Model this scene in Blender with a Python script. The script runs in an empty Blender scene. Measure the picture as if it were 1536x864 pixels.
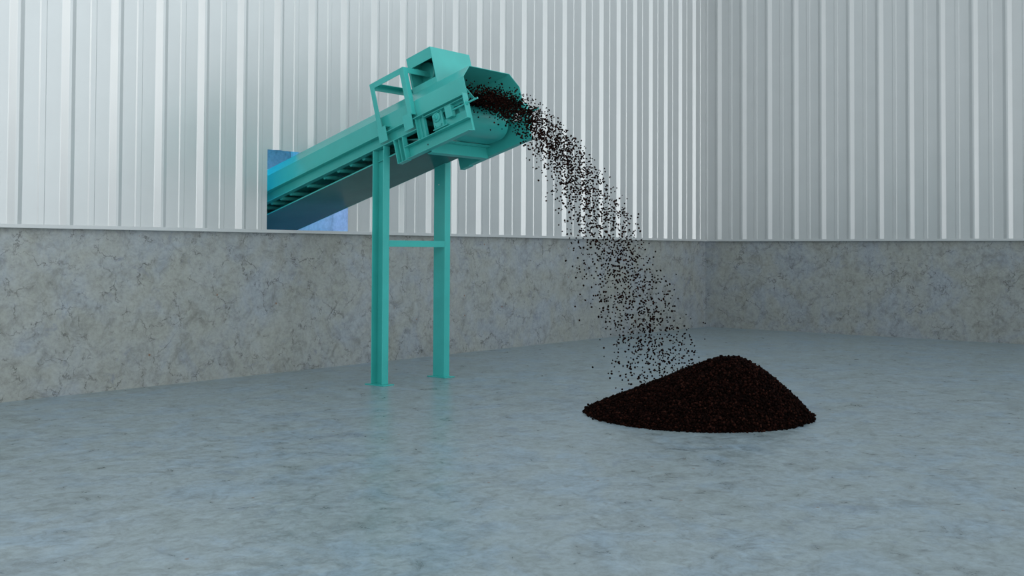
import bpy, bmesh, math, random
import numpy as np
from mathutils import Vector, Matrix

scene = bpy.context.scene
col = scene.collection
rng = random.Random(7)
nrng = np.random.default_rng(11)

# ------------------------------------------------------------------ materials
def new_mat(name):
    m = bpy.data.materials.new(name)
    m.use_nodes = True
    nt = m.node_tree
    b = nt.nodes['Principled BSDF']
    return m, nt, b

def N(nt, kind, **kw):
    n = nt.nodes.new(kind)
    for k, v in kw.items():
        if k in n.inputs.keys():
            n.inputs[k].default_value = v
        else:
            setattr(n, k, v)
    return n

def ramp(nt, src, stops, interp='LINEAR'):
    r = nt.nodes.new('ShaderNodeValToRGB')
    r.color_ramp.interpolation = interp
    els = r.color_ramp.elements
    while len(els) < len(stops):
        els.new(0.5)
    for e, (p, c) in zip(els, stops):
        e.position = p
        e.color = c if len(c) == 4 else (*c, 1)
    nt.links.new(src, r.inputs[0])
    return r.outputs[0]

def mixc(nt, fac, a, b, mode='MIX'):
    m = nt.nodes.new('ShaderNodeMix')
    m.data_type = 'RGBA'; m.blend_type = mode
    for sock, val in ((m.inputs[0], fac), (m.inputs[6], a), (m.inputs[7], b)):
        if hasattr(val, 'links') or isinstance(val, bpy.types.NodeSocket):
            nt.links.new(val, sock)
        elif isinstance(val, (int, float)):
            sock.default_value = val
        else:
            sock.default_value = (*val, 1) if len(val) == 3 else val
    return m.outputs[2]

def mathn(nt, op, a, b=0.0):
    m = nt.nodes.new('ShaderNodeMath'); m.operation = op
    for sock, val in ((m.inputs[0], a), (m.inputs[1], b)):
        if isinstance(val, bpy.types.NodeSocket):
            nt.links.new(val, sock)
        else:
            sock.default_value = val
    return m.outputs[0]

def paint(name, colr, rough=0.38, metallic=0.0, var=0.05):
    m, nt, b = new_mat(name)
    g = N(nt, 'ShaderNodeNewGeometry')
    nz = N(nt, 'ShaderNodeTexNoise', Scale=3.0, Detail=4.0)
    nt.links.new(g.outputs['Position'], nz.inputs['Vector'])
    lo = tuple(c * (1 - var) for c in colr); hi = tuple(min(1, c * (1 + var)) for c in colr)
    nt.links.new(ramp(nt, nz.outputs['Fac'], [(0.35, lo), (0.65, hi)]), b.inputs['Base Color'])
    b.inputs['Roughness'].default_value = rough
    b.inputs['Metallic'].default_value = metallic
    return m

def concrete(name, base, alt, bluish, scale=1.0, rough=(0.55, 0.75), crack=1.0, con=1.0, bump=0.08):
    m, nt, b = new_mat(name)
    g = N(nt, 'ShaderNodeNewGeometry')
    mp = N(nt, 'ShaderNodeMapping')
    mp.inputs['Scale'].default_value = (scale, scale, scale)
    mp.inputs['Location'].default_value = (3.1, 1.7, 0.4)
    nt.links.new(g.outputs['Position'], mp.inputs['Vector'])
    V = mp.outputs['Vector']
    def noise(sc, det=6.0, ro=0.6, dist=0.0):
        n = N(nt, 'ShaderNodeTexNoise', Scale=sc, Detail=det, Roughness=ro, Distortion=dist)
        nt.links.new(V, n.inputs['Vector'])
        return n
    n1 = noise(1.7, 6, .62, .6); n2 = noise(4.5, 8, .7, .8); n3 = noise(24, 6, .72); n4 = noise(3.0, 7, .68, .8); n5 = noise(8.5, 8, .72, 1.0)
    c = ramp(nt, n1.outputs['Fac'], [(0.38, alt), (0.50, base), (0.62, bluish)])
    c = mixc(nt, min(1, .85 * con), c, ramp(nt, n2.outputs['Fac'], [(0.30, (.58, .58, .56)), (0.47, (.95, .95, .94)), (0.70, (1.12, 1.12, 1.12))]), 'MULTIPLY')
    c = mixc(nt, min(1, .60 * con), c, ramp(nt, n5.outputs['Fac'], [(0.28, (.62, .61, .60)), (0.5, (1, 1, 1)), (0.72, (1.15, 1.16, 1.17))]), 'MULTIPLY')
    c = mixc(nt, .55, c, ramp(nt, n3.outputs['Fac'], [(0.3, (.68, .68, .68)), (0.6, (1.04, 1.04, 1.04))]), 'MULTIPLY')
    # dark blue stains
    c = mixc(nt, ramp(nt, n4.outputs['Fac'], [(0.60, (0, 0, 0)), (0.72, (.65, .65, .65))]), c, (bluish[0]*.52, bluish[1]*.55, bluish[2]*.66))
    # hairline cracks
    def cracks(sc, wid, lo, hi, strength):
        vn = N(nt, 'ShaderNodeTexVoronoi', Scale=sc)
        vn.feature = 'DISTANCE_TO_EDGE'
        ad = N(nt, 'ShaderNodeVectorMath'); ad.operation = 'ADD'
        sub = N(nt, 'ShaderNodeVectorMath'); sub.operation = 'SCALE'; sub.inputs['Scale'].default_value = 0.55 / sc * 1.5
        nt.links.new(noise(sc * 2.2, 7, .68).outputs['Color'], sub.inputs[0])
        nt.links.new(V, ad.inputs[0]); nt.links.new(sub.outputs[0], ad.inputs[1])
        nt.links.new(ad.outputs[0], vn.inputs['Vector'])
        line = ramp(nt, vn.outputs['Distance'], [(0.0, (1, 1, 1)), (wid, (0, 0, 0))])
        mask = ramp(nt, noise(sc * 1.15, 4, .6).outputs['Fac'], [(lo, (0, 0, 0)), (hi, (strength,) * 3)])
        return mathn(nt, 'MULTIPLY', line, mask)
    cr = mathn(nt, 'MAXIMUM', cracks(2.6, .017, .47, .60, .95 * crack), cracks(6.3, .040, .54, .66, .75 * crack))
    if con > 1:
        cr = mathn(nt, 'MULTIPLY', cr, .75)
    c = mixc(nt, cr, c, (.030, .028, .026))
    # rusty specks
    vs = N(nt, 'ShaderNodeTexVoronoi', Scale=7.0); nt.links.new(V, vs.inputs['Vector'])
    sp = ramp(nt, vs.outputs['Distance'], [(0.05, (1, 1, 1)), (0.12, (0, 0, 0))])
    sel = N(nt, 'ShaderNodeSeparateColor'); nt.links.new(vs.outputs['Color'], sel.inputs[0])
    spm = mathn(nt, 'MULTIPLY', sp, mathn(nt, 'GREATER_THAN', sel.outputs[0], 0.90))
    c = mixc(nt, mathn(nt, 'MULTIPLY', spm, .8), c, (.22, .085, .025))
    nt.links.new(c, b.inputs['Base Color'])
    nt.links.new(ramp(nt, n2.outputs['Fac'], [(0.3, (rough[0],) * 3), (0.7, (rough[1],) * 3)]), b.inputs['Roughness'])
    bp = N(nt, 'ShaderNodeBump', Strength=bump, Distance=0.02)
    nt.links.new(n2.outputs['Fac'], bp.inputs['Height'])
    nt.links.new(bp.outputs[0], b.inputs['Normal'])
    return m

M_TEAL = paint('teal_enamel', (.054, .49, .452), .34)
M_TEAL2 = paint('teal_sheet', (.064, .51, .47), .27)
M_BELT = paint('teal_belt', (.046, .46, .425), .25)
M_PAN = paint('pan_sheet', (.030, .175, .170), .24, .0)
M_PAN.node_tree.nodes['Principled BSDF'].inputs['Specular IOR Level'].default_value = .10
M_CLAD = paint('white_coated_sheet', (.625, .645, .650), .33, .33, .012)
M_TRIM = paint('white_flashing', (.60, .62, .625), .42, .15, .01)
M_CON = concrete('grey_concrete', (.365, .388, .386), (.355, .370, .348), (.345, .382, .418), 1.0)
M_FLOOR = concrete('polished_concrete', (.335, .405, .440), (.320, .385, .405), (.310, .400, .470), 1.15, (.26, .38), .30, 1.6, .03)
M_ROOM = concrete('plain_plaster', (.50, .50, .52), (.46, .46, .48), (.48, .49, .52), 1.0, (.6, .8), .2)
M_STEEL = paint('dark_bolt', (.03, .10, .10), .4, .5)

def granule_mat():
    m, nt, b = new_mat('dark_granule')
    g = N(nt, 'ShaderNodeNewGeometry')
    r = ramp(nt, g.outputs['Random Per Island'], [(0.0, (.0030, .0012, .0009)), (0.55, (.0080, .0026, .0018)), (0.9, (.020, .0062, .0042)), (1.0, (.042, .014, .0095))])
    nt.links.new(r, b.inputs['Base Color'])
    b.inputs['Roughness'].default_value = .75
    b.inputs['Specular IOR Level'].default_value = .03
    return m
M_GRAN = granule_mat()

# ------------------------------------------------------------------ helpers
def link(name, me, m, parent=None, bevel=0.0, smooth=False):
    me.name = name
    o = bpy.data.objects.new(name, me)
    col.objects.link(o)
    if m:
        me.materials.append(m)
    if parent is not None:
        o.parent = parent
    if smooth:
        for p in me.polygons:
            p.use_smooth = True
    if bevel:
        bv = o.modifiers.new('edge', 'BEVEL'); bv.width = bevel; bv.segments = 2; bv.limit_method = 'ANGLE'
    return o

class MB:
    """collects solids in world coordinates; build() makes ONE mesh, shifted to its parent's origin"""
    def __init__(s): s.bm = bmesh.new()
    def hexa(s, pts):
        v = [s.bm.verts.new(p) for p in pts]
        for f in ((3, 2, 1, 0), (4, 5, 6, 7), (0, 1, 5, 4), (1, 2, 6, 5), (2, 3, 7, 6), (3, 0, 4, 7)):
            s.bm.faces.new([v[i] for i in f])
        return s
    def box(s, a, b, T=None):
        (x0, y0, z0), (x1, y1, z1) = a, b
        pts = [(x0, y0, z0), (x1, y0, z0), (x1, y1, z0), (x0, y1, z0), (x0, y0, z1), (x1, y0, z1), (x1, y1, z1), (x0, y1, z1)]
        return s.hexa([T(*p) for p in pts] if T else pts)
    def prism(s, ring0, ring1):
        a = [s.bm.verts.new(p) for p in ring0]; b = [s.bm.verts.new(p) for p in ring1]
        n = len(a)
        s.bm.faces.new(list(reversed(a))); s.bm.faces.new(b)
        for i in range(n):
            s.bm.faces.new((a[i], a[(i + 1) % n], b[(i + 1) % n], b[i]))
        return s
    def cyl(s, p0, p1, r, seg=24, r1=None):
        p0, p1 = Vector(p0), Vector(p1); d = (p1 - p0).normalized()
        u = d.orthogonal().normalized(); w = d.cross(u)
        r1 = r if r1 is None else r1
        ring = lambda c, rr: [c + (u * math.cos(2 * math.pi * i / seg) + w * math.sin(2 * math.pi * i / seg)) * rr for i in range(seg)]
        return s.prism(ring(p0, r), ring(p1, r1))
    def build(s, name, m, parent=None, bevel=0.0, smooth=False):
        bmesh.ops.recalc_face_normals(s.bm, faces=s.bm.faces)
        if parent is not None:
            org = parent
            off = Vector((0, 0, 0))
            while org is not None:
                off += org.location; org = org.parent
            bmesh.ops.translate(s.bm, verts=s.bm.verts, vec=-off)
        me = bpy.data.meshes.new(name)
        s.bm.to_mesh(me); s.bm.free()
        if smooth:
            me.set_sharp_from_angle(angle=math.radians(35))
        return link(name, me, m, parent, bevel, smooth)

def structure(o):
    o['kind'] = 'structure'
    return o

# ------------------------------------------------------------------ the hall
YA, XB, H = 10.343, 18.792, 1.699          # wall planes and height of the concrete plinth
XMIN, YMIN, TOP = -7.0, -9.0, 8.0
HX0, HX1, HZ0, HZ1 = 8.012, 9.312, 1.733, 2.700   # opening the conveyor comes through
PER, RW, RC, RD = .5345, .063, .028, .044

structure(MB().box((XMIN, YMIN, -.20), (XB + .3, 15.0, 0)).build('floor', M_FLOOR))
wall_l = structure(MB().box((XMIN, YA, 0), (XB + .25, YA + .22, H)).build('wall_left', M_CON))
wall_r = structure(MB().box((XB, YMIN, 0), (XB + .22, YA, H)).build('wall_right', M_CON))

def profile(u0, u1, base, sign):
    """(u, depth) points of the sheet: a tall rib every PER and a low stiffener half way between"""
    pts = []
    k0 = int(math.floor((u0 - base) / PER)) - 1; k1 = int(math.ceil((u1 - base) / PER)) + 1
    for k in range(k0, k1 + 1):
        b = base + k * PER
        pts += [(b, 0), (b + .006, .003), (b + RW - .006, RD - .004), (b + RW, RD), (b + RW + RC, RD), (b + RW + RC + .006, RD - .004),
                (b + 2 * RW + RC - .006, .003), (b + 2 * RW + RC, 0)]
        c = b + RW + RC / 2 + PER / 2
        pts += [(c - .039, 0), (c - .027, .008), (c + .027, .008), (c + .039, 0)]
    pts.sort()
    def at(u):
        for (a, da), (b, db) in zip(pts, pts[1:]):
            if a <= u <= b:
                return da + (db - da) * (u - a) / max(b - a, 1e-9)
        return 0
    out = [(u0, at(u0))] + [p for p in pts if u0 < p[0] < u1] + [(u1, at(u1))]
    return out, at

def cladding(name, us, place, zs, hole, parent):
    bm = bmesh.new()
    grid = [[bm.verts.new(place(u, d, z)) for z in zs] for u, d in us]
    for i in range(len(us) - 1):
        for j in range(len(zs) - 1):
            um = (us[i][0] + us[i + 1][0]) / 2; zm = (zs[j] + zs[j + 1]) / 2
            if hole and hole[0] < um < hole[1] and hole[2] < zm < hole[3]:
                continue
            bm.faces.new((grid[i][j], grid[i + 1][j], grid[i + 1][j + 1], grid[i][j + 1]))
    bmesh.ops.delete(bm, geom=[v for v in bm.verts if not v.link_faces], context='VERTS')
    me = bpy.data.meshes.new(name); bm.to_mesh(me); bm.free()
    o = link(name, me, M_CLAD, parent)
    sd = o.modifiers.new('sheet', 'SOLIDIFY'); sd.thickness = .004; sd.offset = -1
    return o

prA, atA = profile(XMIN, XB - .012, 18.246 - 40 * PER, 1)
prA += [(HX0, atA(HX0)), (HX1, atA(HX1))]; prA.sort()
cladding('metal_cladding', prA, lambda u, d, z: (u, YA - .012 - d, z), [H + .004, HZ0, HZ1, TOP], (HX0, HX1, HZ0 - .001, HZ1), wall_l)
prB, atB = profile(-(YA - .012), -YMIN, -4.7828 - 40 * PER, 1)
cladding('metal_cladding', prB, lambda u, d, z: (XB - .012 - d, -u, z), [H + .004, TOP], None, wall_r)
MB().box((XMIN, YA - .070, H - .004), (XB - .07, YA - .0005, H + .034)).build('flashing', M_TRIM, wall_l, .002)
MB().box((XB - .070, YMIN, H - .004), (XB - .0005, YA - .07, H + .034)).build('flashing', M_TRIM, wall_r, .002)

# the room behind the opening
structure(MB().box((5.2, 13.4, 0), (11.05, 13.55, 4.2)).build('wall_back', M_ROOM))
structure(MB().box((10.84, YA + .23, 0), (10.99, 13.39, 4.2)).build('wall_side', M_ROOM))
structure(MB().box((5.2, YA + .23, 0), (5.35, 13.39, 4.2)).build('wall_far', M_ROOM))
structure(MB().box((5.2, YA + .02, 4.2), (11.05, 13.55, 4.35)).build('ceiling', M_ROOM))

# ------------------------------------------------------------------ belt conveyor
TH = math.radians(15.8); CT, ST = math.cos(TH), math.sin(TH)
OY, OZ = 8.632, 2.61
def W(X, s, n):                     # across, along the belt (up, into the hall), square to the belt
    return Vector((X, OY - s * CT + n * ST, OZ + s * ST + n * CT))
XW, XE, XF, XG = 8.24, 9.185, 8.165, 9.26
XC = (XW + XE) / 2
S0, S1 = -3.0, 1.395

root = bpy.data.objects.new('belt_conveyor', None)
col.objects.link(root); root.location = (XC, 8.575, 0)
root['label'] = 'teal inclined belt conveyor on two tall posts coming out of the wall opening'
root['category'] = 'conveyor'

def lb(mb, x0, s0, n0, x1, s1, n1):
    return mb.box((x0, s0, n0), (x1, s1, n1), W)
def mx(x):                          # mirror across the belt's centre line
    return 2 * XC - x
def sides():
    return (lambda x: x), mx
def lbm(mb, f, x0, s0, n0, x1, s1, n1):
    a, b = sorted((f(x0), f(x1)))
    return lb(mb, a, s0, n0, b, s1, n1)
T = .007

# covered trough: upright skirts, leaning shoulders, flat lid
outer = [(XW, .136), (XW, .345), (8.378, .483), (mx(8.378), .483), (XE, .345), (XE, .136)]
inner = [(XE - T, .136), (XE - T, .342), (mx(8.378 + .003), .476), (8.378 + .003, .476), (XW + T, .342), (XW + T, .136)]
ring = outer + inner
hood = MB().prism([W(x, S0, n) for x, n in ring], [W(x, S1, n) for x, n in ring]).build('belt_cover', M_TEAL2, root, .0015)

# side channels: web with an outward flange above and below
for f in sides():
    m = MB()
    lbm(m, f, XW, S0, 0, XW + T, .66, .136)
    lbm(m, f, XF, S0, .128, XW, .66, .136)
    lbm(m, f, XF, S0, 0, XW, .66, .008)
    m.build('side_channel', M_TEAL, root, .0015)

# closing sheet under the belt
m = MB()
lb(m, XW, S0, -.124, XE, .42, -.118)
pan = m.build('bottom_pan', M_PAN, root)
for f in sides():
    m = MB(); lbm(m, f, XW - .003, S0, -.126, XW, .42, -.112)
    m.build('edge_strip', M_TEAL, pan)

# belt loop and head pulley
PS, PN, PR = 1.02, .012, .160
BT = .011
path = [(S0, PN + PR), (PS - .1, PN + PR)]
for i in range(0, 25):
    a = math.radians(90 - i * (180 + 10) / 24)
    path.append((PS + PR * math.cos(a), PN + PR * math.sin(a)))
path += [(.86, -.140), (.30, .030), (.20, .045), (S0, .050)]
def offs(path, d):
    out = []
    for i, (s, n) in enumerate(path):
        a = path[max(i - 1, 0)]; b = path[min(i + 1, len(path) - 1)]
        t = Vector((b[0] - a[0], b[1] - a[1])).normalized()
        out.append((s - t.y * d, n + t.x * d))
    return out
po = offs(path, BT)
bm = bmesh.new()
X0, X1 = 8.315, mx(8.315)
rows = []
for (s, n), (s2, n2) in zip(path, po):
    rows.append([bm.verts.new(W(X0, s, n)), bm.verts.new(W(X1, s, n)), bm.verts.new(W(X1, s2, n2)), bm.verts.new(W(X0, s2, n2))])
for a, b in zip(rows, rows[1:]):
    for i in range(4):
        bm.faces.new((a[i], a[(i + 1) % 4], b[(i + 1) % 4], b[i]))
mbb = MB(); mbb.bm.free(); mbb.bm = bm
belt = mbb.build('belt', M_BELT, root, 0, True)
pul = MB().cyl(W(8.33, PS, PN), W(mx(8.33), PS, PN), PR - .001, 48).build('head_pulley', M_TEAL, root, 0, True)
MB().cyl(W(XW - .004, .955, .040), W(mx(XW - .004), .955, .040), .024, 24).build('shaft', M_TEAL, pul, .002, True)

# return rollers under the belt and carrying rollers above
for s in (-2.60, -2.38, -2.18, -1.99, -1.80, -1.61, -1.28, -.97, -.72, -.50, -.28, .0, .24):
    MB().cyl(W(XW + .01, s, .002), W(XE - .01, s, .002), .026, 16).build('return_roller', M_TEAL, root, 0, True)
for s in (-2.4, -1.6, -.8, 0, .6):
    MB().cyl(W(X0, s, .135), W(X1, s, .135), .034, 16).build('carrying_roller', M_TEAL, root, 0, True)

# head frame
for f in sides():
    fr = MB()
    # lower rail, a channel open outwards
    lbm(fr, f, XW, .44, -.260, XW + T, 1.388, -.118)
    lbm(fr, f, XF, .44, -.126, XW, 1.388, -.118)
    lbm(fr, f, XF, .44, -.260, XW, 1.388, -.252)
    fr.build('lower_rail', M_TEAL, root, .0015)
    tr = MB()
    lbm(tr, f, XF, .775, .128, XW, 1.388, .136)
    lbm(tr, f, XW - .022, .775, .104, XW - .014, 1.388, .128)
    lbm(tr, f, XF + .02, .775, .100, XW, 1.388, .106)
    lbm(tr, f, XF, .66, .128, XW, .775, .136)
    tr.build('upper_rail', M_TEAL, root, .001)
    ep = MB(); lbm(ep, f, XF, 1.388, -.126, XW + T, 1.397, .150); lbm(ep, f, XW - .022, 1.388, -.260, XW + T, 1.397, -.126)
    epo = ep.build('end_plate', M_TEAL, root, .0015)
    nb = MB(); nb.cyl(W(f((XF + XW) / 2), 1.396, .036), W(f((XF + XW) / 2), 1.412, .036), .021, 6); nb.build('nut', M_TEAL, epo, .001)
    wp = MB()   # web plate with its take-up slot
    lbm(wp, f, XW, .862, -.118, XW + T, 1.388, -.010)
    lbm(wp, f, XW, .862, .076, XW + T, 1.388, .136)
    lbm(wp, f, XW, .862, -.010, XW + T, .90, .076)
    lbm(wp, f, XW, 1.34, -.010, XW + T, 1.388, .076)
    wp.build('slotted_plate', M_TEAL, root, .001)
    st = MB()
    lbm(st, f, XW - .012, .650, -.118, XW - .004, .775, .136)
    lbm(st, f, XW - .050, .650, -.118, XW - .012, .657, .128)
    lbm(st, f, XW - .030, .700, -.118, XW - .012, .706, .128)
    lbm(st, f, XW - .050, .768, -.118, XW - .012, .775, .128)
    st.build('stiffener', M_TEAL, root, .001)
    s2 = MB()
    lbm(s2, f, XW - .030, .400, -.118, XW - .022, .445, .0)
    s2.build('spacer_plate', M_TEAL, root, .001)
    # short hanger channel left of the lower rail
    hg = MB()
    lbm(hg, f, XW - .012, .303, -.262, XW - .004, .446, 0)
    lbm(hg, f, XF, .303, -.262, XW - .012, .311, 0)
    lbm(hg, f, XF, .438, -.262, XW - .012, .446, 0)
    lbm(hg, f, XF + .02, .360, -.262, XW - .012, .366, 0)
    lbm(hg, f, XF, .303, -.268, XW, .446, -.262)
    hg.build('hanger', M_TEAL, root, .001)
    # bearing on its slide, screw rod and nut block
    be = MB()
    lbm(be, f, XW - .016, .872, -.062, XW, 1.000, .094)
    beo = be.build('bearing_block', M_TEAL, root, .005)
    rg = MB(); bs, bn = .940, .048
    rg.cyl(W(f(XW - .016), bs, bn), W(f(XW - .030), bs, bn), .056, 32, .052)
    rg.cyl(W(f(XW - .030), bs, bn), W(f(XW - .034), bs, bn), .052, 32, .046)
    rg.cyl(W(f(XW - .034), bs, bn), W(f(XW - .052), bs, bn), .034, 28, .028)
    rg.cyl(W(f(XW - .052), bs, bn), W(f(XW - .075), bs, bn), .015, 20)
    rg.build('bearing_housing', M_TEAL, beo, .002, True)
    for ds in (-.045, .045):
        MB().cyl(W(f(XW - .016), .938 + ds, -.042), W(f(XW - .027), .938 + ds, -.042), .010, 6).build('bolt', M_TEAL, beo)
    sl = MB()
    lbm(sl, f, XW - .03, .865, -.082, XW, 1.075, -.070)
    lbm(sl, f, XW - .03, .865, .094, XW, 1.030, .100)
    lbm(sl, f, XW - .030, 1.012, -.070, XW - .004, 1.028, .094)
    sl.build('slide_bar', M_TEAL, root, .001)
    nk = MB(); lbm(nk, f, XW - .058, 1.098, -.030, XW - .002, 1.192, .098)
    nk.build('nut_block', M_TEAL, root, .003)
    MB().cyl(W(f((XF + XW) / 2), 1.185, .036), W(f((XF + XW) / 2), 1.552, .036), .0105, 14).build('screw_rod', M_TEAL, root, 0, True)
    gs = MB()
    seg = [(f(8.247), .207), (f(8.357), .102), (f(8.353), .097), (f(8.247), .198)]
    gs.prism([W(x, 1.215, n) for x, n in seg], [W(x, 1.400, n) for x, n in seg])
    gs.build('deflector_plate', M_TEAL2, root)

# cross beam and scraper under the head
cb = MB()
lb(cb, XW + T, .745, -.280, XE - T, .755, -.155)
lb(cb, XW + T, .690, -.163, XE - T, .745, -.155)
lb(cb, XW + T, .690, -.280, XE - T, .745, -.272)
cb.build('cross_beam', M_TEAL, root, .0015)
sc = MB()
lb(sc, XW + .02, .790, -.165, XE - .02, .800, -.150)
lb(sc, XW + .02, .800, -.160, XE - .02, .826, -.150)
lb(sc, XW + .02, .755, -.158, XE - .02, .790, -.152)
sc.build('belt_scraper', M_TEAL, root, .001)

# box over the head with a drum inside, open towards the near side
bx = MB()
B0, B1, BN0, BN1, BX0, BX1 = .533, .912, .4835, .903, 8.380, mx(8.395)
lb(bx, BX0, B1 - .008, BN0, BX1, B1, BN1)                 # front sheet
lb(bx, BX0, B0, BN0, BX1, B0 + .008, BN1)                 # rear sheet
lb(bx, BX0, B0 + .008, BN1 - .008, BX1, B1 - .008, BN1)   # lid
lb(bx, BX1 - .008, B0 + .008, BN0, BX1, B1 - .008, BN1 - .008)
lb(bx, BX0, B0 + .008, .773, BX0 + .008, B1 - .008, BN1 - .008)
lb(bx, BX0, B0 + .008, BN0, BX0 + .008, B1 - .008, .552)
lb(bx, BX0, B0 + .008, .552, BX0 + .008, .560, .773)
bxo = bx.build('head_box', M_TEAL, root, .0015)
MB().cyl(W(8.59, .600, .745), W(mx(8.44), .585, .738), .122, 40).build('drum', M_TEAL, bxo, .012, True)

# angle-iron guard frame straddling the cover
gf = MB()
for f in sides():
    lbm(gf, f, XF, .108, .195, XF + .007, .172, .735)
    lbm(gf, f, XF + .007, .108, .195, XF + .065, .115, .735)
    lbm(gf, f, XF, .590, .185, XF + .007, .655, .735)
    lbm(gf, f, XF + .007, .648, .185, XF + .065, .655, .735)
    lbm(gf, f, XF, .172, .670, XF + .007, .590, .735)
    lbm(gf, f, XF + .007, .172, .728, XF + .065, .590, .735)
lb(gf, XF + .065, .108, .670, mx(XF + .065), .115, .735)
lb(gf, XF + .065, .115, .728, mx(XF + .065), .172, .735)
lb(gf, XF + .065, .648, .670, mx(XF + .065), .655, .735)
lb(gf, XF + .065, .590, .728, mx(XF + .065), .648, .735)
gf.build('guard_frame', M_TEAL, root, .0015)
for f in sides():
    for a, b in ((.104, .234), (.511, .646)):
        br = MB()
        lbm(br, f, XF - .009, a, .033, XF - .001, b, .205)
        lbm(br, f, XF - .001, a, .140, XW, a + .007, .205)
        lbm(br, f, XF - .001, a + .007, .198, XW, b, .205)
        br.build('bracket', M_TEAL, root, .0015)
for f in sides():
    MB().cyl(W(f(XW), .727, -.184), W(f(XW - .004), .727, -.184), .009, 12).build('bolt_hole', M_STEEL, root)

# posts: channels open away from each other, cut to the slope of the frame
PY0, PY1 = 8.487, 8.663
def ztop(y): return OZ - (y - OY) * math.tan(TH) - .004
def upright(mb, x0, x1, y0, y1, z0):
    x0, x1 = sorted((x0, x1))
    mb.hexa([(x0, y0, z0), (x1, y0, z0), (x1, y1, z0), (x0, y1, z0), (x0, y0, ztop(y0)), (x1, y0, ztop(y0)), (x1, y1, ztop(y1)), (x0, y1, ztop(y1))])
for f in sides():
    p = MB()
    upright(p, f(XF + .088), f(XF + .096), PY0, PY1, .012)
    upright(p, f(XF), f(XF + .088), PY0, PY0 + .009, .012)
    upright(p, f(XF), f(XF + .088), PY1 - .009, PY1, .012)
    po_ = p.build('post', M_TEAL, root, .002)
    bp = MB(); a, b = sorted((f(8.128), f(8.300)))
    bp.box((a, 8.432, 0), (b, 8.720, .012)); bp.build('base_plate', M_TEAL, po_, .002)
    MB().cyl((f(XF + .096), 8.585, 2.27), (f(XF + .101), 8.585, 2.27), .007, 10).build('bolt', M_TRIM, po_)
sb = MB()
sb.box((XF + .090, PY0, 1.532), (mx(XF + .090), PY0 + .008, 1.604))
sb.box((XF + .097, PY0 + .008, 1.596), (mx(XF + .097), PY0 + .068, 1.604))
sb.build('stretcher', M_TEAL, root, .0015)

# ------------------------------------------------------------------ the pile
PC = np.array([8.70, 4.87]); PRAD = 1.035
APEX = np.array([8.800, 4.715]); PH = .585
def pile_h(x, y):
    p = np.stack([x, y], -1) - APEX
    r = np.linalg.norm(p, axis=-1) + 1e-9
    d = p / r[..., None]
    o = APEX - PC
    bq = (d * o).sum(-1); cq = (o * o).sum() - PRAD ** 2
    R = -bq + np.sqrt(np.maximum(bq * bq - cq, 0))
    t = np.clip(r / R, 0, 1.2)
    away = np.clip(.5 + .5 * (R - .80) / .45, 0, 1)          # long gentle side against short steep side
    k = 1.75 - .80 * np.clip((R - .80) / .45, 0, 1)
    lin = np.where(t < 1, 1 - np.power(np.clip(t, 0, 1), k), 0)
    lin = lin * (1 - .15 * np.clip((R - .8) / .45, 0, 1) * np.sin(np.pi * np.clip(t, 0, 1)))
    top = 1 - .12 * np.exp(-(t / .20) ** 2)
    return PH * lin * top, t

ico = bmesh.new(); bmesh.ops.create_icosphere(ico, subdivisions=1, radius=1.0)
IV = np.array([v.co[:] for v in ico.verts]); IFc = np.array([[v.index for v in f.verts] for f in ico.faces]); ico.free()

def rand_rot(n):
    q = nrng.normal(size=(n, 4)); q /= np.linalg.norm(q, axis=1)[:, None]
    w, x, y, z = q.T
    return np.stack([np.stack([1 - 2 * (y * y + z * z), 2 * (x * y - z * w), 2 * (x * z + y * w)], -1),
                     np.stack([2 * (x * y + z * w), 1 - 2 * (x * x + z * z), 2 * (y * z - x * w)], -1),
                     np.stack([2 * (x * z - y * w), 2 * (y * z + x * w), 1 - 2 * (x * x + y * y)], -1)], 1)

def granule_mesh(name, centres, radii, extra=None):
    n = len(centres)
    jit = 1 + nrng.uniform(-.16, .16, size=(n, len(IV), 1))
    sc_ = nrng.uniform(.72, 1.15, size=(n, 1, 3))
    v = IV[None] * jit * sc_ * radii[:, None, None]
    v = np.einsum('nij,nkj->nki', rand_rot(n), v) + centres[:, None]
    f = IFc[None] + (np.arange(n) * len(IV))[:, None, None]
    verts = v.reshape(-1, 3); faces = f.reshape(-1, 3)
    if extra is not None:
        ev, ef = extra
        faces = np.concatenate([faces, ef + len(verts)]); verts = np.concatenate([verts, ev])
    me = bpy.data.meshes.new(name)
    me.vertices.add(len(verts)); me.vertices.foreach_set('co', verts.astype(np.float32).ravel())
    me.loops.add(faces.size); me.loops.foreach_set('vertex_index', faces.astype(np.int32).ravel())
    me.polygons.add(len(faces)); me.polygons.foreach_set('loop_start', (np.arange(len(faces)) * 3).astype(np.int32))
    me.update(calc_edges=True); me.validate()
    return me

# mound under the loose top layer
na, nr = 96, 28
mv = []; mf = []
for j in range(nr + 1):
    for i in range(na):
        a = 2 * math.pi * i / na; rr = PRAD * .985 * j / nr
        mv.append((PC[0] + rr * math.cos(a), PC[1] + rr * math.sin(a)))
mv = np.array(mv); hz, _ = pile_h(mv[:, 0], mv[:, 1]); mv = np.concatenate([mv, np.maximum(hz - .010, .001)[:, None]], 1)
for j in range(nr):
    for i in range(na):
        a, b = j * na + i, j * na + (i + 1) % na
        mf += [(a, b, b + na), (a, b + na, a + na)]
NG = 17000
rr = PRAD * np.sqrt(nrng.uniform(0, 1.0, NG)); aa = nrng.uniform(0, 2 * np.pi, NG)
gx = PC[0] + rr * np.cos(aa); gy = PC[1] + rr * np.sin(aa)
gz, gt = pile_h(gx, gy)
edge = gt > .97
gx = gx + np.where(edge, nrng.normal(0, .012, NG), 0); gy = gy + np.where(edge, nrng.normal(0, .012, NG), 0)
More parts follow.
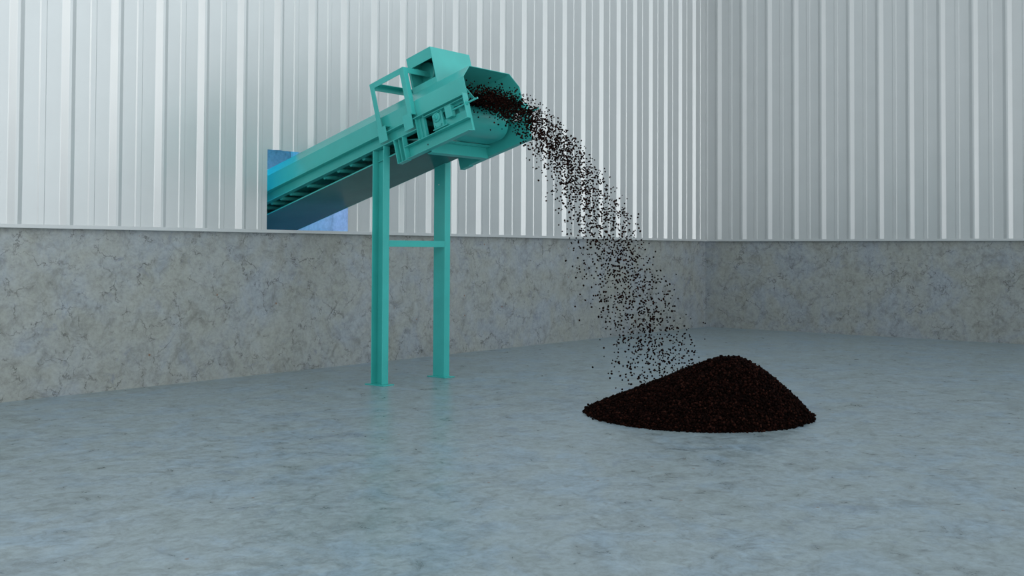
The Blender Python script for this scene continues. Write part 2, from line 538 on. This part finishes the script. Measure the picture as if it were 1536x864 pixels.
grad = nrng.uniform(.0085, .0150, NG)
gc = np.stack([gx, gy, np.maximum(gz + nrng.uniform(-.012, .012, NG) + np.where(nrng.uniform(size=NG) < .12, .010, 0), .006)], -1)
pile = link('granule_pile', granule_mesh('granule_pile', gc, grad, (mv, np.array(mf))), M_GRAN)
pile['label'] = 'dark brown heap of loose granules on the grey floor'
pile['category'] = 'pile'; pile['kind'] = 'stuff'

# ------------------------------------------------------------------ the falling stream
NS = 8400
YL, ZL, KD = 7.55, 3.135, .555
d = nrng.uniform(-.55, 2.60, NS)
d = np.where(nrng.uniform(size=NS) < .16, nrng.uniform(-.45, .45, NS), d)
cz = np.where(d > 0, ZL - .535 * d * d, ZL + np.tan(TH) * d)
slope = np.where(d > 0, -2 * .535 * d, np.tan(TH))
nv = np.stack([slope, np.ones(NS)], -1); nv /= np.linalg.norm(nv, axis=1)[:, None]     # normal in (d, z)
sig = .062 + .075 * np.clip(d, 0, 2.2)
off = nrng.normal(0, 1, NS) * sig
out = nrng.uniform(size=NS) < .10
off = np.where(out, nrng.normal(-.04, .20, NS) * np.clip(.35 + .6 * d, .35, 1), off)
off = np.where(d < .15, np.clip(off, -.05, .13), off)
px = XC + np.clip(nrng.normal(0, .21 + .05 * np.clip(d, 0, 2), NS), -.52, .52) + np.where(out, nrng.normal(0, .06, NS), 0)
px = np.where(d < .25, np.clip(px, 8.30, mx(8.30)), px)
py = YL - (d + off * nv[:, 0]); pz = cz + off * nv[:, 1]
ph, pt = pile_h(px, py); ph = np.where(pt < 1, ph, 0)
sv = -(py - OY) * CT + (pz - OZ) * ST; nn = (py - OY) * ST + (pz - OZ) * CT            # keep clear of belt and cover
ok = (pz > ph + .03) & ~((sv < PS) & (nn < PN + PR + .025)) & ~((sv - PS) ** 2 + (nn - PN) ** 2 < (PR + .03) ** 2) & ~((sv < 1.42) & (nn > .44))
pts = np.stack([px, py, pz], -1)[ok]
rad = nrng.uniform(.0070, .0120, len(pts))

# camera frame (also used to find which granules show largest)
F_PX, CYP = 1589.7257, 337.2976
RU = Vector((0.6315569171, -0.7753137167, 0.0049498720)); UU = Vector((-0.0216699708, -0.0112695345, 0.9997016605)); FW = Vector((0.7750266272, 0.6314757623, 0.0239183781))
CAM = Vector((0, 0, 1.5))
size = rad / ((pts - np.array(CAM)) @ np.array(FW))
outside = pts[:, 1] < 6.95
order = np.argsort(-np.where(outside, size, 0))
single, rest = order[:300], order[300:]
st_ = link('granule_stream', granule_mesh('granule_stream', pts[rest], rad[rest]), M_GRAN)
st_['label'] = 'dense stream of tiny dark granules falling from conveyor mouth to the heap'
st_['category'] = 'stream'; st_['kind'] = 'stuff'
protos = []
for k in range(6):
    me = granule_mesh('granule', np.zeros((1, 3)), np.ones(1)); me.materials.append(M_GRAN); protos.append(me)
g0 = None
for i, k in enumerate(single):
    if g0 is None:
        g = bpy.data.objects.new('granule', protos[0]); g0 = g
        g['label'] = 'single dark brown granule in mid-air within the falling stream'
        g['category'] = 'granule'; g['group'] = 'loose granules falling in the stream'
    else:
        g = g0.copy(); g.data = protos[i % 6]
    g.location = pts[k]; g.scale = (float(rad[k]),) * 3
    g.rotation_euler = (rng.uniform(0, 6.28), rng.uniform(0, 6.28), rng.uniform(0, 6.28))
    col.objects.link(g)

# ------------------------------------------------------------------ light
world = bpy.data.worlds.new('sky'); scene.world = world; world.use_nodes = True
nt = world.node_tree; bg = nt.nodes['Background']
tc = N(nt, 'ShaderNodeTexCoord')
def dot(vec):
    v = N(nt, 'ShaderNodeVectorMath'); v.operation = 'DOT_PRODUCT'; v.inputs[1].default_value = vec
    nt.links.new(tc.outputs['Generated'], v.inputs[0]); return v.outputs['Value']
elev = dot((0, 0, 1))
basec = ramp(nt, elev, [(0.0, (.84, .89, .91)), (0.25, (.72, .79, .82)), (0.6, (.48, .56, .60)), (1.0, (.36, .45, .50))])
side = ramp(nt, dot(tuple(Vector((.72, -.69, .0)).normalized())), [(0.0, (.64, .64, .64)), (0.45, (.80, .80, .80)), (0.8, (1.20, 1.20, 1.20)), (1.0, (1.32, 1.32, 1.32))])
basec = mixc(nt, 1.0, basec, side, 'MULTIPLY')
lobe = dot(tuple(Vector((-.22, -.975, .0)).normalized()))
lb_ = ramp(nt, lobe, [(0.92, (0, 0, 0)), (0.99, (1, 1, 1))])
el2 = ramp(nt, elev, [(0.0, (1, 1, 1)), (0.04, (.85, .85, .85)), (0.10, (.22, .22, .22)), (0.22, (0, 0, 0))])
lob = mathn(nt, 'MULTIPLY', lb_, el2)
cw = mixc(nt, lob, basec, (2.6, 2.65, 2.65))
nt.links.new(cw, bg.inputs['Color'])
bg.inputs['Strength'].default_value = 1.58

def area(name, loc, target, size, power, colr=(1, 1, 1), sy=None):
    l = bpy.data.lights.new(name, 'AREA'); l.energy = power; l.color = colr
    l.shape = 'RECTANGLE' if sy else 'SQUARE'; l.size = size
    if sy: l.size_y = sy
    o = bpy.data.objects.new(name, l); col.objects.link(o); o.location = loc
    o.rotation_euler = (Vector(target) - Vector(loc)).to_track_quat('-Z', 'Y').to_euler()
    return o
area('left_fill', (-.8, 2.6, 6.0), (6.5, 9.0, 1.4), 4.5, 125, (1.0, .985, .96))  # unseen fill light, added to lift the left wall and conveyor side
area('blue_lamp', (7.2, 12.2, 3.6), (9.4, 13.4, 2.2), 1.0, 120, (.05, .60, 1.0))
vl = area('violet_lamp', (8.0, 11.2, 3.9), (10.84, 12.0, 1.7), 1.0, 13, (.80, .40, .80))

vl.data.spread = math.radians(70)

# ------------------------------------------------------------------ camera
cam = bpy.data.cameras.new('camera'); co = bpy.data.objects.new('camera', cam); col.objects.link(co)
cam.sensor_width = 36; cam.lens = F_PX / 1536 * 36
cam.shift_y = -(432 - CYP) / 1536
cam.clip_start = .05; cam.clip_end = 200
R = Matrix((RU, UU, -FW)).transposed().to_4x4()
co.matrix_world = Matrix.Translation(CAM) @ R
scene.camera = co

scene.view_settings.view_transform = 'Standard'
scene.view_settings.look = 'None'
scene.view_settings.gamma = 1
scene.view_settings.use_curve_mapping = False
scene.view_settings.exposure = 0.0
